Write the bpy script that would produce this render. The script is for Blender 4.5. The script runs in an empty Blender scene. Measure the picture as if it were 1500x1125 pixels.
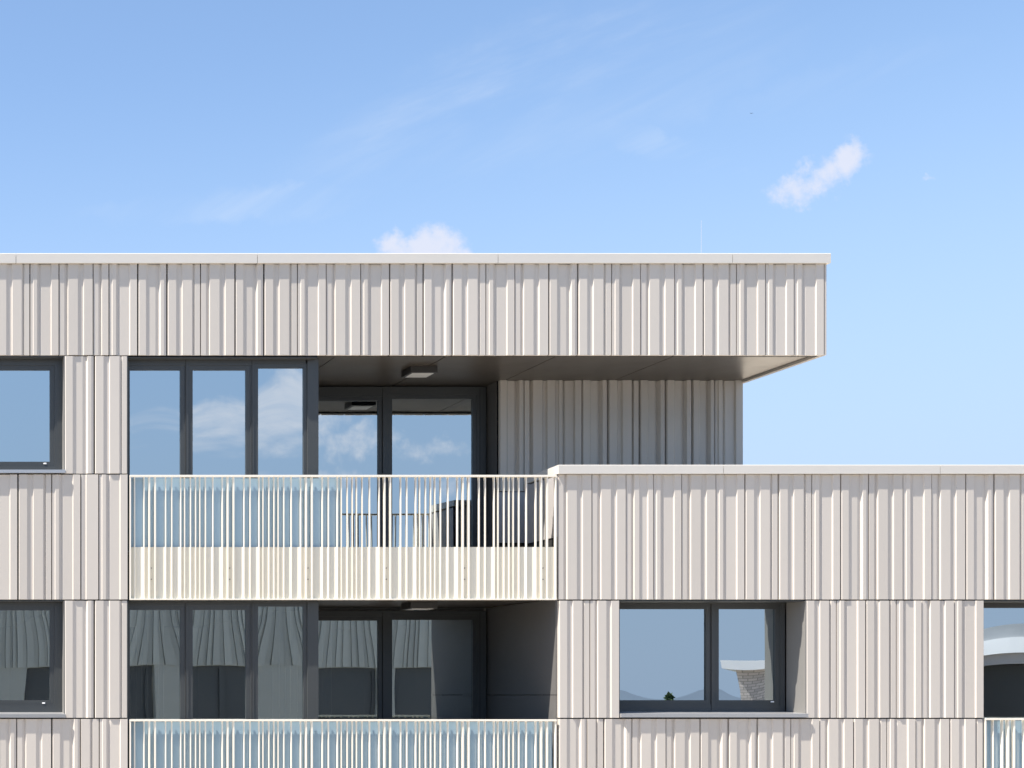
import bpy, bmesh, math, random
from mathutils import Vector
random.seed(7)
S = bpy.context.scene
C = bpy.context.scene.collection

# ------------------------------------------------------------------ camera, sun, sky, exposure
D0 = 18.0                      # metres from camera to the facade plane (y = 0)
ZC = 13.0                      # camera height
def X(px): return (px - 750) / 120.0
def Z(py): return ZC + (1018 - py) / 120.0
XC = X(-240)

cam = bpy.data.cameras.new('camera'); co = bpy.data.objects.new('camera', cam); C.objects.link(co)
co.location = (XC, -D0, ZC); co.rotation_euler = (math.pi/2, 0, 0)
cam.sensor_width = 36; cam.lens = 36 * 2160 / 1500.0
cam.shift_x = (750 + 240) / 1500.0; cam.shift_y = (1018 - 562.5) / 1500.0
cam.clip_end = 20000; cam.clip_start = 0.05
S.camera = co

SUN = Vector((-3.25, -1.0, 6.0)).normalized()
sl = bpy.data.lights.new('sun', 'SUN'); so = bpy.data.objects.new('sun', sl); C.objects.link(so)
sl.energy = 5.0; sl.angle = math.radians(0.53); sl.color = (1.0, 0.93, 0.84)
so.rotation_euler = SUN.to_track_quat('Z', 'Y').to_euler(); so.location = (-20, -10, 60)

S.view_settings.view_transform = 'Standard'; S.view_settings.look = 'None'
S.view_settings.gamma = 1; S.view_settings.use_curve_mapping = False
S.view_settings.exposure = 1.12

W = bpy.data.worlds.new('World'); S.world = W; W.use_nodes = True
wt = W.node_tree; wt.nodes.clear()
class N:
    """tiny maths on node sockets"""
    def __init__(s, t, sock): s.t = t; s.s = sock
    def _m(s, op, *a, clamp=False):
        n = s.t.nodes.new('ShaderNodeMath'); n.operation = op; n.use_clamp = clamp
        for i, v in enumerate((s,) + a):
            if isinstance(v, N): s.t.links.new(v.s, n.inputs[i])
            else: n.inputs[i].default_value = v
        return N(s.t, n.outputs[0])
    def __add__(s, o): return s._m('ADD', o)
    def __sub__(s, o): return s._m('SUBTRACT', o)
    def __mul__(s, o): return s._m('MULTIPLY', o)
    def __truediv__(s, o): return s._m('DIVIDE', o)
    def mx(s, o): return s._m('MAXIMUM', o)
    def absv(s): return s._m('ABSOLUTE')
    def smooth(s, a, b):
        n = s.t.nodes.new('ShaderNodeMapRange'); n.interpolation_type = 'SMOOTHSTEP'
        s.t.links.new(s.s, n.inputs[0]); n.inputs[1].default_value = a; n.inputs[2].default_value = b
        return N(s.t, n.outputs[0])
def vec(t, *a):
    n = t.nodes.new('ShaderNodeCombineXYZ')
    for i, v in enumerate(a):
        if isinstance(v, N): t.links.new(v.s, n.inputs[i])
        else: n.inputs[i].default_value = v
    return n.outputs[0]
def noise(t, v, scale, detail=4, rough=0.55, dist=0.0):
    n = t.nodes.new('ShaderNodeTexNoise'); t.links.new(v, n.inputs['Vector'])
    n.inputs['Scale'].default_value = scale; n.inputs['Detail'].default_value = detail
    n.inputs['Roughness'].default_value = rough; n.inputs['Distortion'].default_value = dist
    return N(t, n.outputs[0])
sky = wt.nodes.new('ShaderNodeTexSky'); sky.sky_type = 'NISHITA'; sky.sun_disc = False
sky.sun_elevation = math.asin(SUN.z); sky.sun_rotation = math.atan2(SUN.x, SUN.y)
sky.altitude = 300; sky.air_density = 1.0; sky.dust_density = 0.6; sky.ozone_density = 1.6
tc = wt.nodes.new('ShaderNodeTexCoord'); sx = wt.nodes.new('ShaderNodeSeparateXYZ')
wt.links.new(tc.outputs['Generated'], sx.inputs[0])
dx, dy, dz = [N(wt, o) for o in sx.outputs]
ady = dy.absv().mx(0.02)
u = dx / ady * 21.6; v = dz / ady * 21.6        # compass-fixed sky coordinates, about 2.65 degrees each
north = dy.smooth(-0.01, 0.01); south = (north * -1.0) + 1.0
puff = noise(wt, vec(wt, u, v, north * 7.0), 2.6, 8, 0.62) - 0.5
wu = u + (noise(wt, vec(wt, u, v, 11.0), 1.7, 4, 0.6) - 0.5) * 0.75
wv = v + (noise(wt, vec(wt, u, v, 23.0), 1.9, 4, 0.6) - 0.5) * 0.6
def blobs(lst):
    f = None
    for (px, py, a, b, ang, st) in lst:
        cu, cv = (px + 240) / 100.0, (1018 - py) / 100.0; ca, sa = math.cos(ang), math.sin(ang)
        du = wu - cu; dv = wv - cv
        p = (du * ca + dv * sa) * (100.0 / a); q = (dv * ca - du * sa) * (100.0 / b)
        g = ((p * p + q * q) * -1.0 + st).mx(-2.0)
        f = g if f is None else f.mx(g)
    return f
f1 = blobs([(1205, 256, 38, 30, .5, 1.1), (1236, 240, 36, 28, .4, 1.1), (1190, 270, 34, 24, .3, .95), (1158, 283, 42, 28, .1, .8),
            (1368, 262, 15, 7, .3, .25),
            (585, 362, 38, 28, 0, 1.1), (632, 366, 52, 32, 0, 1.3), (675, 378, 30, 16, 0, .9), (610, 400, 80, 30, 0, 1.2)])
a1 = (f1 * 0.9 + puff * 2.6).smooth(-0.25, 1.1) * north * 0.85
f2 = blobs([(430, 600, 75, 62, .2, 1.1), (330, 618, 62, 30, .5, 1.0), (255, 625, 42, 30, .6, .8), (400, 640, 110, 35, .1, .6),
            (640, 655, 80, 24, .1, .7), (520, 645, 70, 34, .2, .8), (480, 700, 90, 26, 0, .5), (655, 720, 60, 30, 0, .5), (900, 560, 200, 50, .2, .7), (-150, 500, 200, 60, .2, .8)])
a2 = (f2 * 0.9 + puff * 2.6).smooth(-0.1, 1.3) * south * 0.8
# thin cirrus: stretched noise
ru = u * 0.93 + v * 0.36; rv = v * 0.93 - u * 0.36
cn = noise(wt, vec(wt, ru * 0.25, rv * 1.5, 3.0), 0.4, 6, 0.6, 0.8).smooth(0.38, 0.85)
cm = blobs([(800, 140, 460, 130, .32, 1.0), (960, 215, 190, 30, -.3, 1.0), (400, 300, 300, 30, .05, 1.1), (650, 322, 150, 14, -.05, 1.1), (1250, 120, 300, 60, .3, .6)]).smooth(0.0, 1.0)
a3 = cn * cm * north * 0.6
def mixc(fac, a, bcol):
    n = wt.nodes.new('ShaderNodeMix'); n.data_type = 'RGBA'
    wt.links.new(fac.s, n.inputs[0]); wt.links.new(a, n.inputs[6]); n.inputs[7].default_value = bcol
    return n.outputs[2]
low = N(wt, dz.s).smooth(0.40, 0.04) * 0.92
tn = wt.nodes.new('ShaderNodeVectorMath'); tn.operation = 'MULTIPLY'; wt.links.new(sky.outputs[0], tn.inputs[0]); tn.inputs[1].default_value = (1.03, 1.06, 1.07)
c = mixc(low, tn.outputs[0], (2.35, 3.02, 4.15, 1))
c = mixc(a3, c, (3.6, 4.0, 4.6, 1))
c = mixc(a1, c, (3.8, 3.9, 4.45, 1))
c = mixc(a2, c, (5.6, 5.5, 5.9, 1))
bg = wt.nodes.new('ShaderNodeBackground'); bg.inputs[1].default_value = 0.10
wo = wt.nodes.new('ShaderNodeOutputWorld'); wt.links.new(c, bg.inputs[0]); wt.links.new(bg.outputs[0], wo.inputs[0])

# ------------------------------------------------------------------ materials
def mat(name, col, rough=0.5, metal=0.0, spec=0.5, var=0.0, vscale=3.0, stretch=1.0, bump=0.0, bscale=40, panel=0.0):
    m = bpy.data.materials.new(name); m.use_nodes = True; t = m.node_tree; b = t.nodes['Principled BSDF']
    b.inputs['Roughness'].default_value = rough; b.inputs['Metallic'].default_value = metal
    b.inputs['Specular IOR Level'].default_value = spec
    b.inputs['Base Color'].default_value = (*col, 1)
    if var or panel:
        tcn = t.nodes.new('ShaderNodeTexCoord'); mp = t.nodes.new('ShaderNodeMapping'); t.links.new(tcn.outputs['Object'], mp.inputs[0])
        mp.inputs['Scale'].default_value = (1, 1, 1.0/stretch)
        n1 = noise(t, mp.outputs[0], vscale, 5, 0.6); n2 = noise(t, tcn.outputs['Object'], vscale*9, 3, 0.6)
        f = (n1 - 0.5) * var * 2 + (n2 - 0.5) * var * 0.8 + 1.0
        if panel:
            at = t.nodes.new('ShaderNodeAttribute'); at.attribute_name = 'tone'
            f = f + (N(t, at.outputs['Fac']) - 0.5) * panel
        mm = t.nodes.new('ShaderNodeVectorMath'); mm.operation = 'SCALE'; mm.inputs[0].default_value = col
        t.links.new(f.s, mm.inputs['Scale']); t.links.new(mm.outputs[0], b.inputs['Base Color'])
        rr = (n1 - 0.5) * 0.25 + rough; t.links.new(rr.s, b.inputs['Roughness'])
    if bump:
        tcn = t.nodes.new('ShaderNodeTexCoord'); nb = noise(t, tcn.outputs['Object'], bscale, 4, 0.6)
        bn = t.nodes.new('ShaderNodeBump'); bn.inputs['Strength'].default_value = bump; bn.inputs['Distance'].default_value = 0.01
        t.links.new(nb.s, bn.inputs['Height']); t.links.new(bn.outputs[0], b.inputs['Normal'])
    return m
M = {}
M['clad'] = mat('painted_cladding', (.555, .515, .462), .58, spec=.35, var=.035, vscale=.9, stretch=3, panel=.08, bump=.04, bscale=3)
M['coping'] = mat('coping_metal', (.61, .585, .535), .45, var=.03, vscale=1.5, bump=.03, bscale=3)
M['frame'] = mat('anthracite_frame', (.051, .056, .058), .4, var=.05)
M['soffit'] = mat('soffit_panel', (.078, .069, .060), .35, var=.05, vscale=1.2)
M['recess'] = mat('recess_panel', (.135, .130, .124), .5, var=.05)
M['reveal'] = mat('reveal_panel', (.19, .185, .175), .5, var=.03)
M['plain'] = mat('plain_panel', (.42, .40, .39), .5, var=.04)
M['cream'] = mat('railing_cream', (.85, .80, .69), .42, var=.03, vscale=1)
M['sheet'] = mat('railing_sheet', (.79, .74, .61), .45, var=.04, vscale=1.5, stretch=2)
M['dark'] = mat('dark_backing', (.02, .02, .02), .8)
M['sill'] = mat('sill_aluminium', (.50, .50, .50), .3, metal=.6)
M['lampbody'] = mat('lamp_body', (.035, .035, .035), .4)
M['lampglass'] = mat('lamp_opal', (.72, .72, .70), .3)
M['room'] = mat('room_wall', (.30, .29, .27), .8, var=.05)
M['floor'] = mat('room_floor', (.16, .11, .08), .5, var=.2, vscale=2)
M['curtain'] = mat('curtain_cloth', (.55, .54, .50), .9)
M['terrace'] = mat('terrace_paving', (.80, .70, .55), .7, var=.12, vscale=2, bump=.1)
M['rod'] = mat('rod_aluminium', (.36, .40, .50), .5)
M['cap'] = mat('white_cap', (.85, .85, .85), .3)
M['screw'] = mat('screw_steel', (.22, .19, .16), .4, metal=.7)
M['concrete'] = mat('concrete', (.36, .35, .33), .8, var=.1)

def glass_mat():
    m = bpy.data.materials.new('coated_glass'); m.use_nodes = True; t = m.node_tree; t.nodes.clear()
    o = t.nodes.new('ShaderNodeOutputMaterial'); mx = t.nodes.new('ShaderNodeMixShader')
    g = t.nodes.new('ShaderNodeBsdfGlossy'); g.inputs['Roughness'].default_value = 0.0; g.inputs['Color'].default_value = (.85, .95, 1.0, 1)
    tr = t.nodes.new('ShaderNodeBsdfTransparent'); tr.inputs['Color'].default_value = (.50, .56, .54, 1)
    lw = t.nodes.new('ShaderNodeLayerWeight'); lw.inputs[0].default_value = 0.5
    f = N(t, lw.outputs['Fresnel']) * 0.75 + 0.50
    t.links.new(f.s, mx.inputs[0]); t.links.new(tr.outputs[0], mx.inputs[1]); t.links.new(g.outputs[0], mx.inputs[2])
    t.links.new(mx.outputs[0], o.inputs[0]); return m
M['glass'] = glass_mat()
def frosted_mat():
    m = bpy.data.materials.new('frosted_glass'); m.use_nodes = True; t = m.node_tree; b = t.nodes['Principled BSDF']
    b.inputs['Base Color'].default_value = (.31, .44, .53, 1); b.inputs['Roughness'].default_value = .22
    b.inputs['Specular IOR Level'].default_value = 1.0; b.inputs['Coat Weight'].default_value = .8; b.inputs['Coat Roughness'].default_value = .02
    return m
M['frost'] = frosted_mat()

# ------------------------------------------------------------------ helpers
class MB:
    def __init__(s): s.v = []; s.f = []; s.tone = []; s.smooth = False; s.t = 0.5
    def quad(s, a, b, c, d):
        n = len(s.v); s.v += [a, b, c, d]; s.f.append((n, n+1, n+2, n+3)); s.tone.append(s.t)
    def poly(s, pts):
        n = len(s.v); s.v += list(pts); s.f.append(tuple(range(n, n+len(pts)))); s.tone.append(s.t)
    def box(s, x0, x1, y0, y1, z0, z1):
        p = [(x, y, z) for x in (x0, x1) for y in (y0, y1) for z in (z0, z1)]
        n = len(s.v); s.v += p
        for f in ((0,1,3,2), (4,6,7,5), (0,4,5,1), (2,3,7,6), (0,2,6,4), (1,5,7,3)):
            s.f.append(tuple(n+i for i in f)); s.tone.append(s.t)
    def tube(s, p0, p1, r0, r1, n=10):
        a = Vector(p0); b = Vector(p1); q = (b-a).to_track_quat('Z', 'Y'); k = len(s.v)
        for (c, r) in ((a, r0), (b, r1)):
            for i in range(n):
                w = 2*math.pi*i/n; s.v.append(tuple(c + q @ Vector((math.cos(w)*r, math.sin(w)*r, 0))))
        for i in range(n):
            j = (i+1) % n; s.f.append((k+i, k+j, k+n+j, k+n+i)); s.tone.append(s.t)
        s.f.append(tuple(k+n-1-i for i in range(n))); s.f.append(tuple(k+n+i for i in range(n))); s.tone += [s.t, s.t]
    def build(s, name, m, parent=None, smooth=False, bevel=0.0):
        me = bpy.data.meshes.new(name); me.from_pydata(s.v, [], s.f); me.update()
        me.materials.append(M[m] if isinstance(m, str) else m)
        if len(set(s.tone)) > 1:
            at = me.attributes.new('tone', 'FLOAT', 'FACE')
            at.data.foreach_set('value', s.tone)
        if smooth:
            for p in me.polygons: p.use_smooth = True
        o = bpy.data.objects.new(name, me); C.objects.link(o)
        if parent: o.parent = parent
        if bevel:
            bm = bmesh.new(); bm.from_mesh(me); bmesh.ops.remove_doubles(bm, verts=bm.verts, dist=1e-5)
            bmesh.ops.recalc_face_normals(bm, faces=bm.faces); bm.to_mesh(me); bm.free()
            md = o.modifiers.new('bevel', 'BEVEL'); md.width = bevel; md.segments = 2; md.limit_method = 'ANGLE'
        return o
def tag(o, label=None, cat=None, group=None, kind=None):
    if label: o['label'] = label
    if cat: o['category'] = cat
    if group: o['group'] = group
    if kind: o['kind'] = kind
    return o
def empty(name, loc=(0, 0, 0)):
    o = bpy.data.objects.new(name, None); C.objects.link(o); o.location = loc; o.empty_display_size = .3; return o
def boxo(name, m, parent, *b, bevel=0.0):
    k = MB(); k.box(*b); return k.build(name, m, parent, bevel=bevel)
def plate(mb, x0, x1, z0, z1, y0, y1, holes):
    """slab x0..x1, z0..z1, y0..y1 with rectangular holes (hx0,hx1,hz0,hz1)"""
    xs = sorted({x0, x1} | {min(max(h[i], x0), x1) for h in holes for i in (0, 1)})
    zs = sorted({z0, z1} | {min(max(h[i], z0), z1) for h in holes for i in (2, 3)})
    nx, nz = len(xs)-1, len(zs)-1
    def full(i, j):
        if i < 0 or j < 0 or i >= nx or j >= nz: return False
        cx, cz = (xs[i]+xs[i+1])/2, (zs[j]+zs[j+1])/2
        return not any(h[0] < cx < h[1] and h[2] < cz < h[3] for h in holes)
    for i in range(nx):
        for j in range(nz):
            if not full(i, j): continue
            a, b, c_, d = xs[i], xs[i+1], zs[j], zs[j+1]
            mb.quad((a, y0, c_), (b, y0, c_), (b, y0, d), (a, y0, d)); mb.quad((a, y1, c_), (a, y1, d), (b, y1, d), (b, y1, c_))
            if not full(i-1, j): mb.quad((a, y0, c_), (a, y0, d), (a, y1, d), (a, y1, c_))
            if not full(i+1, j): mb.quad((b, y0, c_), (b, y1, c_), (b, y1, d), (b, y0, d))
            if not full(i, j-1): mb.quad((a, y0, c_), (a, y1, c_), (b, y1, c_), (b, y0, c_))
            if not full(i, j+1): mb.quad((a, y0, d), (b, y0, d), (b, y1, d), (a, y1, d))
def at(px, y):      # x of a pixel column at depth y behind the facade
    return XC + (px + 240) / 120.0 * (D0 + y) / D0
def zat(py, y): return ZC + (1018 - py) / 120.0 * (D0 + y) / D0

# ------------------------------------------------------------------ cladding
E_, M_, D_ = .0080, .0145, .0250
TYPES = {
 'P': (357, [(0,E_),(13,0),(95,0),(120,M_),(150,M_),(166,0),(268,0),(288,D_),(302,E_),(357,E_)]),
 'Q': (363, [(0,E_),(53,E_),(78,D_),(96,0),(200,0),(226,M_),(252,M_),(268,0),(363,0)]),
 'R': (305, [(0,E_),(13,0),(85,0),(110,M_),(190,M_),(214,D_),(245,0),(280,0),(300,E_),(305,E_)]),
 'S': (302, [(0,E_),(20,E_),(33,0),(70,0),(92,D_),(118,M_),(212,M_),(227,0),(302,0)]),
 'T': (155, [(0,E_),(50,E_),(73,D_),(88,0),(155,0)]),
 't': (195, [(0,0),(95,0),(115,D_),(130,E_),(195,E_)]),
 'U': (297, [(0,E_),(50,E_),(75,D_),(88,0),(140,0),(152,M_),(228,M_),(243,0),(297,0)]),
 'V': (197, [(0,E_),(20,E_),(45,M_),(60,0),(197,0)]),
}
def cladding(bld, edges, types, py0, py1, y=0.0, sc=1.0, name='wall_cladding', label=None):
    """edges: joint columns in facade pixels; py0 top, py1 bottom (facade pixels)"""
    mb = MB(); z1, z0 = Z(py0), Z(py1); yb = y + .05; g = .0064
    for k, ty in enumerate(types):
        xa, xb = X(edges[k]) + g, X(edges[k+1]) - g
        w, pts = TYPES[ty]; mb.t = random.random(); jit = random.uniform(-.0012, .0012)
        pl = []
        for n_, (q, d) in enumerate(pts):        # crisp left-facing folds, softer right-facing ones
            if n_+1 < len(pts) and pts[n_+1][1] < d: q += (pts[n_+1][0] - q) * .42
            if n_ and pts[n_-1][1] < d and not (n_+1 < len(pts) and pts[n_+1][1] < d): q += 5
            pl.append((xa + (xb-xa)*min(q, w)/w, y + d*sc + jit))
        for (p, q) in zip(pl, pl[1:]):
            mb.quad((p[0], p[1], z0), (q[0], q[1], z0), (q[0], q[1], z1), (p[0], p[1], z1))
            mb.quad((p[0], p[1], z0), (p[0], yb, z0), (q[0], yb, z0), (q[0], q[1], z0))
            mb.quad((p[0], p[1], z1), (q[0], q[1], z1), (q[0], yb, z1), (p[0], yb, z1))
        for (p, s_) in ((pl[0], 1), (pl[-1], 0)):
            a = [(p[0], p[1], z0), (p[0], p[1], z1), (p[0], yb, z1), (p[0], yb, z0)]
            mb.quad(*(a if s_ else a[::-1]))
    o = mb.build(name, 'clad', bld)
    if label: o['label'] = label
    return o
def fill_left(x_end, limit):       # continue the rhythm beyond the picture
    e, t = [x_end], []
    while e[0] > limit:
        k = random.choice('PQSRS'); e.insert(0, e[0] - TYPES[k][0]/7.25); t.insert(0, k)
    return e, t
def fill_right(x0, limit):
    e, t = [x0], []
    while e[-1] < limit:
        k = random.choice('PQSRS'); e.append(e[-1] + TYPES[k][0]/7.25); t.append(k)
    return e, t

B = empty('apartment_building', (X(600), 2.0, 0))
tag(B, 'apartment building in pale ribbed metal cladding with recessed balconies and flat roofs', 'building')
INV = Vector(B.location)
def under(o):                       # children are modelled in world space
    o.matrix_parent_inverse.identity(); o.location = -INV; return o
class Root:                         # parent helper: parts are shifted back by the root's place
    pass
_oldbuild = MB.build
def _b(s, name, m, parent=None, **k):
    o = _oldbuild(s, name, m, parent, **k)
    if parent is B: o.location = -INV
    return o
MB.build = _b

LX, RX = -420, 1950
# top band
e0, t0 = fill_left(-4, LX)
e = e0 + [44, 86.5, 136.5, 159.7, 201.5, 244.5, 294, 344, 386.5, 436, 478, 528.5, 570.5, 620, 662.5, 712.2, 754.4, 803.7, 846.5, 896.5, 938.4, 988.2, 1030, 1079.5, 1121.5, 1163.5, 1207.6]
t = t0 + list('PSQTSRPQRPSQSPRPSQRPSQSPSSS')
assert len(e) == len(t) + 1, (len(e), len(t))
cladding(B, e, t, 386.5, 520)
# corner profile closing the top band on the right
k = MB(); k.box(X(1208.2), X(1211), .004, 1.70, Z(520), Z(386.5)); k.build('corner_trim', 'clad', B)
# left stack
e0, t0 = fill_left(-16, LX)
cladding(B, e0[:-1] + [-16, 26, 76, 118.4, 144.7, 187.6], t0 + list('SPSVS'), 695, 878)
cladding(B, [93.8, 138, 187.6], 'RP', 521.5, 693.4)
cladding(B, [93.8, 138, 187.6], 'RP', 879.8, 1051.4)
e0, t0 = fill_left(-17, LX)
cladding(B, e0[:-1] + [-17, 24.7, 75.6, 118, 145.6, 187.6], t0 + list('RQRtS'), 1053.2, 1232)
# left of the left windows
e0, t0 = fill_left(-180, LX)
cladding(B, e0, t0, 521.5, 693.4); cladding(B, e0, t0, 879.8, 1051.4)
# right block
e1, t1 = fill_right(1506, RX)
XR_END = e1[-1]
cladding(B, [818, 867.3, 917.3, 957.5, 998.9, 1049, 1091, 1140.4, 1189.7, 1231.3, 1273, 1323, 1365, 1414.5, 1456.5] + e1, list('QQUSQSPPSRQSQRP') + t1, 695, 878)
cladding(B, [818, 864.7, 907.6], 'PQ', 879.8, 1051.4)
cladding(B, [1180.4, 1226, 1268, 1313.8, 1350.7, 1398.3, 1441.4], 'PSPSQS', 879.8, 1051.4)
cladding(B, [818, 860.5, 884.7, 926.3, 975.8, 1025.3, 1067, 1109.5, 1159, 1201, 1250.3, 1299.7, 1341.8, 1391.2, 1441.4], list('RtRQQRRPSQPSQP'), 1053.2, 1232)
e2, t2 = fill_right(1750, RX)
e2[-1] = XR_END
cladding(B, e2, t2, 879.8, 1051.4); cladding(B, e2, t2, 1053.2, 1232)
# recessed wall above the terrace
YR = 1.58
ed = [(q + 240) * (D0 + YR) / D0 - 240 for q in (731, 768.7, 814.4, 852.4, 891, 937.3, 975.7, 1014.5, 1048.3, 1089)]
cladding(B, ed, 'RQSRPRRRS', 508, 693, y=YR, sc=2.2, label='shaded ribbed wall set back under the roof overhang')

# backing walls behind the cladding, with the window openings
WIN = []      # openings in facade pixels (x0,x1,ytop,ybot)
def pxr(a, b, t_, b_): return (X(a)-.014, X(b)+.014, Z(b_)-.003, Z(t_)+.009)
mb = MB()
plate(mb, X(LX), X(466), Z(1232), Z(400), .052, .13, [pxr(-180, 93.8, 522, 693), pxr(-180, 93.8, 880, 1051), pxr(187.6, 466, 522, 812), pxr(187.6, 466, 880, 1170)])
mb.build('backing_wall', 'dark', B)
mb = MB()
plate(mb, X(818.5), X(XR_END), Z(1232), Z(697), .052, .40, [pxr(907.6, 1180.4, 880, 1051), pxr(1441.4, 1750, 880, 1170)])
mb.build('backing_wall', 'dark', B)
mb = MB(); plate(mb, X(466), X(1207), Z(519), Z(400), .052, .13, []); mb.build('backing_wall', 'dark', B)
# wall below the picture down to the ground
mb = MB(); mb.box(X(LX), X(XR_END), .06, .5, 0, Z(1233)); mb.build('base_wall', 'plain', B)
# reveals (cladding returns) of the windows
def reveal(x0, x1, t_, b_, d, m='reveal', right=True):
    a, b_x, z0, z1 = X(x0), X(x1), Z(b_), Z(t_)
    k = MB(); k.box(a - .012, a, .006, d, z0, z1); k.build('window_reveal', m, B)
    if right:
        k = MB(); k.box(b_x, b_x + .012, .006, d, z0, z1); k.build('window_reveal', m, B)
    k = MB(); k.box(a, b_x, .03, d, z1 - .006, z1 + .006); k.build('window_head', 'frame', B)

# ------------------------------------------------------------------ windows
def pane(parent, x0, x1, z0, z1, y, amp, n=14):
    me = MB(); pts = []
    ph = random.uniform(0, 6)
    for j in range(n+1):
        for i in range(n+1):
            a, b = i/n*2-1, j/n*2-1
            d = amp * (1-a*a) * (1-b*b) + abs(amp)*.03*math.sin(2.5*a+ph)*math.sin(2*b+ph)
            pts.append((x0+(x1-x0)*i/n, y + d, z0+(z1-z0)*j/n))
    me.v = pts
    for j in range(n):
        for i in range(n):
            q = j*(n+1)+i; me.f.append((q, q+1, q+n+2, q+n+1)); me.tone.append(.5)
    o = me.build('pane', 'glass', parent, smooth=True); return o
def window(label, d, outer, glasses, sill=None, name='window', amp=.0018, caps=(), fr='frame', splits=(), bev=.002):
    """outer/glasses as seen rectangles (px at depth d): x0,x1,ytop,ybot"""
    ox0, ox1, oz0, oz1 = at(outer[0], d), at(outer[1], d), zat(outer[3], d), zat(outer[2], d)
    gs = [(at(g[0], d), at(g[1], d), zat(g[3], d), zat(g[2], d)) for g in glasses]
    mb = MB(); s = .055
    # fixed frame with a rebate round each sash, then the sash itself 8 mm behind, then the glazing bead
    plate(mb, ox0, ox1, oz0, oz1, d, d+.07, [(g[0]-s, g[1]+s, g[2]-s, g[3]+s) for g in gs])
    for g in gs:
        plate(mb, g[0]-s-.001, g[1]+s+.001, g[2]-s-.001, g[3]+s+.001, d+.010, d+.060, [(g[0]-.001, g[1]+.001, g[2]-.001, g[3]+.001)])
    w = mb.build(name, fr, B)
    if label: w['label'] = label
    for g in gs:
        pane(w, g[0]-.003, g[1]+.003, g[2]-.003, g[3]+.003, d+.034, amp * random.choice((1, 1, 1.3)) * 1)
    for xx in splits:        # dark gap between neighbouring sashes
        a = at(xx, d); k = MB(); k.box(a-.004, a+.004, d-.002, d+.004, oz0+.02, oz1-.02); k.build('seal', 'dark', w)
    for (cx, cy) in caps:
        k = MB(); a, zz = at(cx, d), zat(cy, d); k.box(a-.018, a+.018, d-.006, d+.012, zz-.008, zz+.008); k.build('drain_cap', 'cap', w, bevel=.003)
    if sill:
        x0, x1, pt, pb = sill; k = MB(); a, b_, zt, zb = X(x0), X(x1), Z(pt), Z(pb)
        y0 = -.032; zi = zt + .022
        # sloping sheet with a front nose and upstands
        k.poly([(a, y0, zt), (b_, y0, zt), (b_, d+.01, zi), (a, d+.01, zi)])
        k.poly([(a, y0, zb), (b_, y0, zb), (b_, y0, zt), (a, y0, zt)])
        k.poly([(a, y0, zb), (a, d+.01, zb), (b_, d+.01, zb), (b_, y0, zb)])
        k.poly([(a, y0, zb), (a, y0, zt), (a, d+.01, zi), (a, d+.01, zb)])
        k.poly([(b_, y0, zb), (b_, d+.01, zb), (b_, d+.01, zi), (b_, y0, zt)])
        k.build('sill', 'sill', w)
    return w
WL = .14
window('wide dark window of the upper storey reflecting clear blue sky', WL, (-175, 92, 524, 690.5), [(-160, -60, 541.7, 676), (-40, 73.3, 541.7, 676)],
       sill=(-182, 95.4, 688.5, 693.2), caps=[(66, 679)], splits=[-50])
window('wide dark window of the lower storey reflecting a ribbed facade', WL, (-175, 92, 881, 1047.5), [(-160, -60, 894, 1025.5), (-40, 73.3, 894, 1025.5)],
       sill=(-182, 95.4, 1046, 1051.2), caps=[(64, 1030)], splits=[-50], amp=.0010)
reveal(-180, 93.8, 521.5, 693.4, WL); reveal(-180, 93.8, 879.8, 1051.4, WL)
for (dy_, lb) in ((0, 'tall french window of the upper storey with three panes reflecting sky and clouds'), (352, 'tall french window of the lower storey with three dim panes')):
    o1 = 541.7 + dy_; o3 = 538.7 + dy_
    if dy_: o1, o3 = 893.5, 888.5
    window(lb, WL, (187.0, 448, 523.5 if not dy_ else 881, 806 if not dy_ else 1158),
           [(190.5, 264.5, o1, 800 if not dy_ else 1150), (282.7, 360.6, o1, 800 if not dy_ else 1150), (378.6, 445, o3, 800 if not dy_ else 1150)],
           name='french_window', amp=.0012 if not dy_ else .0010, splits=[272, 369])
    # post at the balcony corner
    k = MB(); k.box(at(450, WL), at(466.3, WL), WL-.01, 2.0, Z(812 if not dy_ else 1170), Z(520 if not dy_ else 878)); k.build('corner_post', 'frame', B, bevel=.003)
reveal(187.6, 466, 521.5, 812, WL, 'frame', False); reveal(187.6, 466, 879.8, 1170, WL, 'frame', False)
# balcony doors
YD = 1.90
def doors(y_top, y1, y2, ybot, lb, amp):
    w = window(lb, YD, (455, 712, y_top, ybot), [(463, 554.5, y1, ybot-12), (575, 692.8, y2, ybot-12)], name='balcony_door', amp=amp, splits=[560.5, 703])
    return w
doors(566.5, 587, 584, 822, 'glazed double door of the upper balcony reflecting sky and the ceiling lamp', -.0008)
doors(894.5, 909, 908, 1130, 'glazed double door of the lower balcony with dim reflections', .0009)
# right windows
WR = .37
window('two-part dark window reflecting pale blue sky and a distant hill', WR, (905, 1149.8, 882, 1043), [(908.5, 1035, 892.2, 1025.5), (1053.8, 1136.6, 892.2, 1025.5)],
       sill=(908.2, 1181.4, 1045.4, 1050.8), caps=[(1131.5, 1028)], splits=[1042], amp=.0012)
reveal(907.6, 1180.4, 879.8, 1051.4, WR)
window('tall window at the right edge reflecting a curved white roof edge', WR, (1436, 1720, 881, 1152), [(1438, 1560, 890.5, 1142), (1580, 1700, 890.5, 1142)], name='french_window', amp=.0020, splits=[1570])
reveal(1441.4, 1750, 879.8, 1170, WR)

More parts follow.
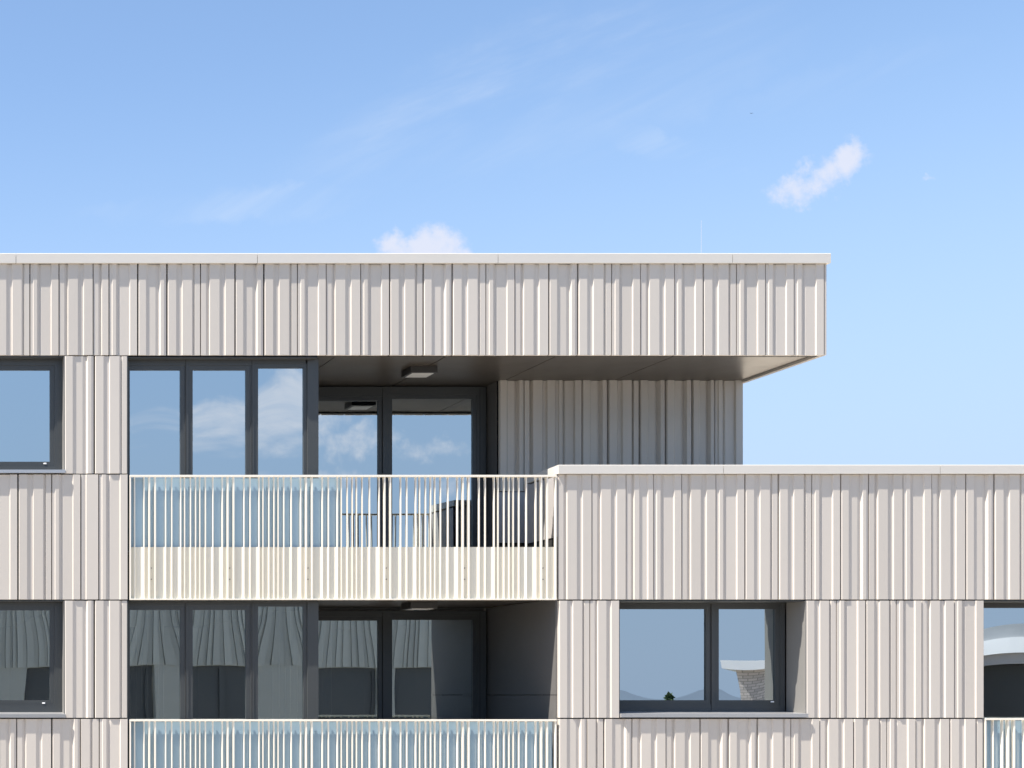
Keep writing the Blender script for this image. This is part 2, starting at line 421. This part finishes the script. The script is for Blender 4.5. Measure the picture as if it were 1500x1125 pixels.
# ------------------------------------------------------------------ soffits, balconies, terrace, roofs
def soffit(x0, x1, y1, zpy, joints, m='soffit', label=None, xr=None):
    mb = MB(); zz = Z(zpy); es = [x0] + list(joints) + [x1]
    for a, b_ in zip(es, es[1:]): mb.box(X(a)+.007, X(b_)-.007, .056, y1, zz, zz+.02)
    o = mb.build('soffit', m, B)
    if label: o['label'] = label
    k = MB(); k.box(X(x0), X(x1), .06, y1, zz+.021, zz+.05); k.build('soffit_backing', 'dark', B)
    return o
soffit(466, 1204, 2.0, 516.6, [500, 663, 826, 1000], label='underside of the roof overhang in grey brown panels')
k = MB(); k.box(X(1204.2), X(1207.6), .052, 1.62, Z(520), Z(514)); k.build('edge_lip', 'clad', B)
soffit(466, 817, 2.0, 876, [600], label='underside of the upper balcony')
# head trims over the french windows
for (p0, p1) in ((520, 524.5), (878, 882)):
    k = MB(); k.box(X(188), X(466), .03, WL+.05, Z(p1)+.01, Z(p0)); k.build('window_head', 'frame', B)
# balcony slabs
for zt, nm in ((812, 0), (1170, 1)):
    k = MB(); k.box(X(189), X(817), .085, 2.0, Z(zt+62), Z(zt)); k.build('balcony_slab', 'concrete', B)
# side walls of the balconies
k = MB()
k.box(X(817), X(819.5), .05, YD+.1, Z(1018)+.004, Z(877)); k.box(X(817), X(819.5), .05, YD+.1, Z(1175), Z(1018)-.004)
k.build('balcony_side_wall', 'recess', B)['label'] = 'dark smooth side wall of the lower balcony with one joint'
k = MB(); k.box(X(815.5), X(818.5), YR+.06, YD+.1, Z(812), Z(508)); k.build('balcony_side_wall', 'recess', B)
# parapet in front of the terrace: core, inner faces and side with plain panels
YP = .84
k = MB()
k.box(X(817.2), X(819), .02, YP, Z(786), Z(697)); k.box(X(817.2), X(XR_END), YP-.02, YP, Z(786), Z(697))
k.build('parapet_lining', 'plain', B)['label'] = 'smooth side lining of the terrace parapet'
k = MB(); k.box(X(819.2), X(XR_END)-.01, .41, YP-.03, Z(812), Z(700)); k.build('parapet_core', 'dark', B)
# plinth panel of the recessed wall
k = MB(); k.box(ed and X(816.5), X(1207), YR+.012, YR+.05, Z(775), Z(694.6)); k.build('plinth_panel', 'plain', B)
k = MB(); k.box(X(816), X(1206), YR+.06, YR+.2, Z(812), Z(400)); k.build('backing_wall', 'dark', B)
# terrace deck and low roof
k = MB(); k.box(X(817.5), X(XR_END), .42, 12, Z(840), Z(812)); k.build('terrace_deck', 'terrace', B)
# upper block: side wall beyond the recess, roof
k = MB(); k.box(X(1205), X(1208.5), YR+.05, 12, Z(812), Z(508)); k.build('side_wall', 'clad', B)
k = MB(); k.box(X(LX), X(1206), .14, 12, Z(400), Z(388)); k.build('roof', 'terrace', B)
k = MB(); k.box(X(1206.2), X(1211), 1.71, 12, Z(520), Z(386.5)); k.build('side_wall', 'clad', B)
k = MB(); k.box(X(LX), X(1206), 12, 12.2, 0, Z(388)); k.build('rear_wall', 'plain', B)
k = MB(); k.box(X(LX)-.2, X(LX), .02, 12.2, 0, Z(388)); k.build('side_wall', 'plain', B)
k = MB(); k.box(X(XR_END), X(XR_END)+.2, .02, 12.2, 0, Z(697)); k.build('side_wall', 'plain', B)
k = MB(); k.box(X(1206), X(XR_END), 12, 12.2, 0, Z(812)); k.build('rear_wall', 'plain', B)
# copings, in lengths
def coping(xs, py0, py1, yb, name='coping'):
    for a, b_ in zip(xs, xs[1:]):
        k = MB(); x0, x1, z0, z1 = X(a)+.003, X(b_)-.003, Z(py1), Z(py0)
        pr = [(-.032, z0), (-.032, z1-.006), (-.028, z1), (yb, z1-.03), (yb, z0), (-.02, z0)]
        n = len(pr)
        for i in range(n):
            p, q = pr[i], pr[(i+1) % n]
            k.quad((x0, p[0], p[1]), (x0, q[0], q[1]), (x1, q[0], q[1]), (x1, p[0], p[1]))
        k.poly([(x0, p[0], p[1]) for p in pr]); k.poly([(x1, p[0], p[1]) for p in pr[::-1]])
        k.build(name, 'coping', B)
        k = MB(); k.box(X(b_)-.0035, X(b_)+.0035, -.026, yb-.01, z0+.004, z1-.04); 
        if b_ != xs[-1]: k.build('coping_joint', 'dark', B)
coping([LX-3, -330, 23, 376, 728, 1071, 1215], 372, 386.3, .45)
coping([816, 1057.7, 1374.5, 1691, XR_END+3], 681.4, 694.4, YP+.03)
# flashing under the coping
k = MB(); k.box(X(LX), X(1207), .004, .05, Z(386.6), Z(385)); k.build('flashing', 'dark', B)

# interiors
def room(x0, x1, ya, yb, pt, pb):
    k = MB(); a, b_, z0, z1 = X(x0), X(x1), Z(pb), Z(pt)
    k.box(a-.1, b_+.1, yb, yb+.1, z0, z1); k.box(a-.1, a, ya, yb, z0, z1); k.box(b_, b_+.1, ya, yb, z0, z1); k.box(a-.1, b_+.1, ya, yb+.1, z1, z1+.1)
    k.build('room_wall', 'room', B)
    k = MB(); k.box(a-.1, b_+.1, ya, yb+.1, z0-.1, z0); k.build('room_floor', 'floor', B)
for (pt, pb) in ((530, 806), (888, 1164)):
    room(-200, 93, .24, 5.5, pt, pb); room(106, 452, .24, 5.5, pt, pb); room(466, 812, YD+.1, 6.5, pt, pb)
room(860, 1300, .50, 6, 888, 1164); room(1400, 1760, .50, 6, 888, 1164)
def curtain(px0, px1, pt, pb, y, label, parent_cols=(.55, .54, .5)):
    k = MB(); x0, x1 = at(px0, y), at(px1, y); z0, z1 = zat(pb, y), zat(pt, y); n = 60
    pr = []
    for i in range(n+1):
        f = i/n; pr.append((x0+(x1-x0)*f, y+.05*math.sin(f*n*.55)+.02*math.sin(f*n*.21+1)))
    for p, q in zip(pr, pr[1:]):
        k.quad((p[0], p[1], z0), (q[0], q[1], z0), (q[0], q[1], z1), (p[0], p[1], z1))
    o = k.build('curtain', 'curtain', None, smooth=True)
    md = o.modifiers.new('thick', 'SOLIDIFY'); md.thickness = .004
    tag(o, label, 'curtain', 'curtains behind the lower storey windows')
curtain(200, 242, 895, 1150, .45, 'pale gathered curtain behind the left pane of the lower french window')
curtain(400, 446, 895, 1150, .45, 'pale gathered curtain behind the right pane of the lower french window')
curtain(462, 486, 905, 1130, 2.15, 'pale gathered curtain behind the left door of the lower balcony')

# ------------------------------------------------------------------ railings
MOD = [15.7, 24.7, 37.8, 43.5, 52.2, 59.6, 65.8, 74.1, 85.0, 98.9]
def railing(x0, x1, post2, ptop, label, screen=None):
    z_t = Z(ptop); z_s = Z(ptop + 105); z_b = Z(ptop + 182.3)
    k = MB(); k.box(X(x0), X(x1), -.036, .010, z_t-.024, z_t); k.box(X(x0), X(x1), -.033, .02, z_b-.006, z_b+.010)
    k.box(X(x0), X(x0)+.016, -.030, .012, z_b+.0102, z_t-.0242); k.box(X(x1)-.016, X(x1), -.030, .012, z_b+.0102, z_t-.0242)
    r = k.build('balcony_railing', 'cream', B, bevel=.0015); r['label'] = label; r.location.y += .028
    # folded sheet along the foot
    bars = []
    p = post2 - 114.9*3
    while p < x1 + 120:
        for o_ in MOD: bars.append((p + o_, 0))
        bars += [(p + 106.4, 1), (p + 114.9, 1)]
        p += 114.9
    bars = [b for b in bars if x0 + 5 < b[0] < x1 - 5]
    k = MB(); xs = [x0 + 1.5] + [b[0] for b in bars] + [x1 - 1.5]
    pr = []
    for i, (a, b_) in enumerate(zip(xs, xs[1:])):
        w = b_ - a
        pr += [(X(a + .4), .000), (X(a + .4 + w*.12), .013), (X(a + w*.5), .013), (X(b_ - .5), .002)]
    pr.append((X(xs[-1]), 0))
    for (p_, q) in zip(pr, pr[1:]):
        k.quad((p_[0], p_[1], z_b+.011), (q[0], q[1], z_b+.011), (q[0], q[1], z_s), (p_[0], p_[1], z_s))
        k.quad((p_[0], p_[1]+.003, z_b+.011), (p_[0], p_[1]+.003, z_s), (q[0], q[1]+.003, z_s), (q[0], q[1]+.003, z_b+.011))
        k.quad((p_[0], p_[1], z_s), (q[0], q[1], z_s), (q[0], q[1]+.003, z_s), (p_[0], p_[1]+.003, z_s))
    k.build('infill_sheet', 'sheet', r)
    bw, pw = MB(), MB()
    bw.box(-.0055, .0055, -.014, .022, 0, z_t-.0245-z_b-.0105); pw.box(-.009, .009, -.024, .022, 0, z_t-.0245-z_b-.0105)
    b0 = p0 = None
    for (bx, isp) in bars:
        if isp:
            if p0 is None: o = p0 = pw.build('post', 'cream', r)
            else: o = p0.copy(); C.objects.link(o)
        else:
            if b0 is None: o = b0 = bw.build('baluster', 'cream', r)
            else: o = b0.copy(); C.objects.link(o)
        o.parent = r; o.location = (X(bx), 0, z_b+.0105)
    # screws between each pair of posts
    for i in range(len(bars)-1):
        if bars[i][1] and bars[i+1][1]:
            for dz_ in (136.0, 152.5):
                k = MB(); xm = X(bars[i][0] + 3.5); zz = Z(ptop + dz_); k.tube((xm, -.004, zz), (xm, .012, zz), .006, .006, 10); k.build('screw', 'screw', r)
    if screen:
        k = MB(); k.box(X(screen[0]), X(screen[1]), .040, .052, Z(ptop+112), z_t-.030); o = k.build('glass_screen', 'frost', r)
    return r
railing(190, 815.3, 342.5, 695.8, 'pale metal railing of the upper balcony with folded sheet at its foot', (191.5, 501.5))
railing(190, 815.3, 342.5, 1053.8, 'pale metal railing of the lower balcony backed by frosted glass', (191.5, 813))
railing(1443.0, 1748, 1486.5, 1052.0, 'pale metal railing of the window at the right edge', (1444.5, 1746))

# ------------------------------------------------------------------ lamps, rod, bird
def lamp(zpy, label):
    t_ = empty('ceiling_lamp', (X(655.5), .87, Z(zpy)))
    tag(t_, label, 'lamp', 'ceiling lamps under the balcony ceilings')
    k = MB(); k.box(-.172, .172, -.155, .155, -.085, -.001); k.build('housing', 'lampbody', t_, bevel=.006)
    k = MB(); k.box(-.135, .135, -.120, .120, -.0905, -.0855); k.build('diffuser', 'lampglass', t_, bevel=.001)
    return t_
lamp(516.6, 'square dark ceiling lamp with pale diffuser under the roof overhang')
lamp(876, 'square dark ceiling lamp under the upper balcony above the lower door')
t_ = empty('lightning_rod', (X(1066), .55, Z(388)))
tag(t_, 'thin pale lightning rod standing on the flat roof above the overhang', 'lightning rod')
k = MB(); k.tube((0, 0, 0), (0, 0, .72), .003, .002, 8); k.build('rod', 'rod', t_)
k = MB(); k.tube((0, 0, 0), (0, 0, .05), .12, .11, 16); k.build('foot', 'concrete', t_)
# bird, far off
k = MB(); L = 160.0; f_ = (L + D0) / D0
bx, bz = XC + (1100.5+240)/120*f_, ZC + (1018-166)/120*f_
for s_ in (-1, 1):
    k.poly([(0, 0, 0), (.10*s_, .03, .05), (.26*s_, -.03, .01), (.12*s_, -.05, .03)])
k.tube((0, -.02, -.01), (.0, .02, .01), .03, .03, 6); k.tube((-.10, 0, 0), (.0, 0, 0), .004, .035, 6); k.tube((0, 0, 0), (.09, 0, .01), .035, .012, 6)
o = k.build('bird', 'dark', None); o.location = (bx, L, bz); tag(o, 'tiny dark bird flying high in the blue sky', 'bird')

# ------------------------------------------------------------------ surroundings (seen in the glass)
def ground():
    m = mat('ground_mix', (.20, .20, .17), .9, var=.3, vscale=.02)
    k = MB(); k.quad((-6000, -6000, 0), (6000, -6000, 0), (6000, 6000, 0), (-6000, 6000, 0))
    tag(k.build('ground', m), kind='structure')
    m = mat('paving', (.50, .44, .37), .85, var=.12, vscale=.6)
    k = MB(); k.quad((-40, -30, .004), (40, -30, .004), (40, 0, .004), (-40, 0, .004)); tag(k.build('pavement', m), kind='structure')
    m = mat('hill_haze_blue', (.10, .13, .17), .95, var=.2, vscale=.004)  # forest hills, with blue distance haze put into the base colour
    k = MB(); n = 90; prev = None
    for i in range(n+1):
        xx = -3200 + i*75; h = 14 + 6*(math.sin(i*.21)+1) + 12*max(0, math.sin(i*.083+.9)) + 2*math.sin(i*.9)
        cur = ((xx, -3000, 0), (xx, -3300, h), (xx, -3900, h*.96))
        if prev:
            k.quad(prev[0], cur[0], cur[1], prev[1]); k.quad(prev[1], cur[1], cur[2], prev[2])
        prev = cur
    tag(k.build('hills', m), kind='structure')
ground()
M['oclad'] = mat('grey_green_cladding', (.33, .34, .31), .5, var=.06, panel=.2)
YB = -30.0
def opposite():
    o = empty('opposite_building', (-6, YB, 0)); tag(o, 'grey building with ribbed parapet mirrored in the lower left windows', 'building')
    def bb(mb, name, m):
        q = _oldbuild(mb, name, m, o); q.location = (6, -YB, 0); return q
    x0, x1 = -30, 16.0; top = ZC + 4.05; band = ZC + .95; mb = MB(); x = x0
    while x < x1:
        w = random.choice((.18, .24, .12, .3)); mb.t = random.random()
        mb.box(x, min(x+w*.6, x1), YB-.02, YB+.05+.0, band, top); mb.box(x+w*.6, min(x+w, x1), YB-.02, YB+.01, band, top); x += w + .008
    bb(mb, 'parapet_cladding', 'oclad')
    mb = MB(); mb.box(x0-.1, x1+.1, YB-.3, YB+.09, top, top+.12); bb(mb, 'coping', 'coping')
    holes = [(xx, xx+w, band-2.2, band-.02) for xx, w in ((-26, 6), (-17, 6), (-8, 4.6), (-2.1, 2.5), (1.0, 1.2), (3.1, 2.6), (6.9, 3.6), (11.6, 3.4), (-26, 6))]
    holes += [(a, b_, c_-3.1, d-3.1) for a, b_, c_, d in holes] 
    mb = MB(); plate(mb, x0, x1, band-6.5, band-.002, YB-.3, YB, holes); bb(mb, 'wall', 'oclad')
    mb = MB(); mb.box(x0, x1, YB-.3, YB, 0, band-6.51); bb(mb, 'base_wall', 'concrete')
    mb = MB(); mb.box(x0, x1, YB-9, YB-8.8, 0, top); mb.box(x0, x0+.3, YB-8.8, YB-.31, 0, top); mb.box(x1-.3, x1, YB-8.8, YB-.31, 0, top); mb.box(x0+.31, x1-.31, YB-8.79, YB-.31, top-.5, top-.1); bb(mb, 'shell', 'oclad')
    for h in holes:
        mb = MB(); plate(mb, h[0]+.01, h[1]-.01, h[2]+.01, h[3]-.01, YB-.22, YB-.14, [(h[0]+.1, (h[0]+h[1])/2-.05, h[2]+.1, h[3]-.1), ((h[0]+h[1])/2+.05, h[1]-.1, h[2]+.1, h[3]-.1)])
        w = bb(mb, 'window', 'frame')
        mb = MB(); mb.box(h[0]+.08, h[1]-.08, YB-.20, YB-.19, h[2]+.08, h[3]-.08); q = _oldbuild(mb, 'pane', 'frame', w)
opposite()
def stone():
    o = empty('stone_house', (21.7, YB, 0)); o.rotation_euler.z = math.radians(34); tag(o, 'rough stone building with pale flat roof edge mirrored in the right window', 'building')
    m = bpy.data.materials.new('rubble_stone'); m.use_nodes = True; t = m.node_tree; b = t.nodes['Principled BSDF']; b.inputs['Roughness'].default_value = .85
    tcn = t.nodes.new('ShaderNodeTexCoord'); br = t.nodes.new('ShaderNodeTexBrick'); mp = t.nodes.new('ShaderNodeMapping'); mp.inputs['Rotation'].default_value = (math.pi/2, 0, 0)
    t.links.new(tcn.outputs['Object'], mp.inputs[0]); t.links.new(mp.outputs[0], br.inputs[0])
    br.inputs['Scale'].default_value = 3.2; br.inputs['Color1'].default_value = (.62, .55, .50, 1); br.inputs['Color2'].default_value = (.42, .38, .35, 1); br.inputs['Mortar'].default_value = (.2, .18, .17, 1)
    t.links.new(br.outputs[0], b.inputs['Base Color'])
    top = ZC + .9
    k = MB(); plate(k, 0, 5.7, 0, top, -.4, 0, [(.75, 1.5, ZC-2, ZC+.45), (3.0, 4.4, ZC-2, ZC+.45)]); k.box(0, 5.7, -6, -5.6, 0, top); k.box(0, .35, -5.59, -.41, 0, top); k.box(5.35, 5.7, -5.59, -.41, 0, top); k.build('wall', m, o)
    k = MB(); k.box(-.15, 5.9, -6.2, .3, top+.001, top+.26); k.build('roof_edge', 'cap', o)
    k = MB(); k.box(.5, 4.5, -4, -1, top+.27, top+.65); k.build('roof_box', 'frame', o)
    for a, b_ in ((.75, 1.5), (3.0, 4.4)):
        k = MB(); plate(k, a, b_, ZC-2, ZC+.3, -.3, -.22, [(a+.08, b_-.08, ZC-1.9, ZC+.35)]); w = k.build('window', 'frame', o)
        k = MB(); k.box(a+.07, b_-.07, -.28, -.27, ZC-1.92, ZC+.37); k.build('pane', 'frame', w)
stone()
def curved():
    o = empty('curved_building', (36, YB-4, 0)); tag(o, 'round building with white curved roof bands mirrored at the right edge', 'building')
    def ring(name, r, z0, z1, m):
        k = MB(); n = 96
        k.tube((0, 0, z0), (0, 0, z1), r, r, n); k.build(name, m, o)
    ring('wall', 8.2, 0, ZC+.9, 'frame'); ring('roof_edge', 9.2, ZC+1.24, ZC+1.7, 'cap'); ring('glass_band', 8.8, ZC+1.71, ZC+2.1, 'sill'); ring('gutter', 9.0, ZC+.92, ZC+1.23, 'plain')
curved()
# conifers and trees
def tree(name, loc, h, r, label, conif=False):
    o = empty(name, loc); tag(o, label, 'tree', None)
    k = MB(); k.tube((0, 0, 0), (0, 0, h*.55), h*.022, h*.012, 9)
    for i in range(7):
        w = i*2.4; k.tube((0, 0, h*(.3+.04*i)), (math.cos(w)*r*.6, math.sin(w)*r*.6, h*(.5+.05*i)), h*.008, h*.003, 6)
    k.build('trunk', M['bark'], o)
    k = MB(); rnd = random.Random(int(loc[0]*10))
    for i in range(2600 if conif else 9000):
        a = rnd.uniform(0, 6.283)
        if conif:
            f = rnd.random()**.7; zz = h*(1-.85*f); rr = r*f*rnd.uniform(.35, 1)
        else:
            cz = rnd.gauss(0, .5); cz = max(-1, min(1, cz)); rr = r*math.sqrt(max(0, 1-cz*cz))*rnd.uniform(.3, 1)*(1+.2*math.sin(3*a)); zz = h*.66+cz*h*.32
        p = Vector((math.cos(a)*rr, math.sin(a)*rr, zz)); s_ = h*(.025 if conif else .006)*rnd.uniform(.6, 1.4)
        u_ = Vector((rnd.gauss(0, 1), rnd.gauss(0, 1), rnd.gauss(0, 1))).normalized()*s_; w_ = u_.cross(Vector((rnd.gauss(0, 1), rnd.gauss(0, 1), rnd.gauss(0, 1)))).normalized()*s_
        k.quad(tuple(p-u_), tuple(p+w_*.6), tuple(p+u_), tuple(p-w_*.6))
    k.build('crown', M['leaf'], o)
M['bark'] = mat('bark', (.12, .09, .07), .9); M['leaf'] = mat('leaf', (.06, .10, .04), .7, var=.4, vscale=2)
tree('conifer', (44.7, -75, 0), 13.45, 1.3, 'slim dark conifer mirrored low in the left pane of the right window', True)
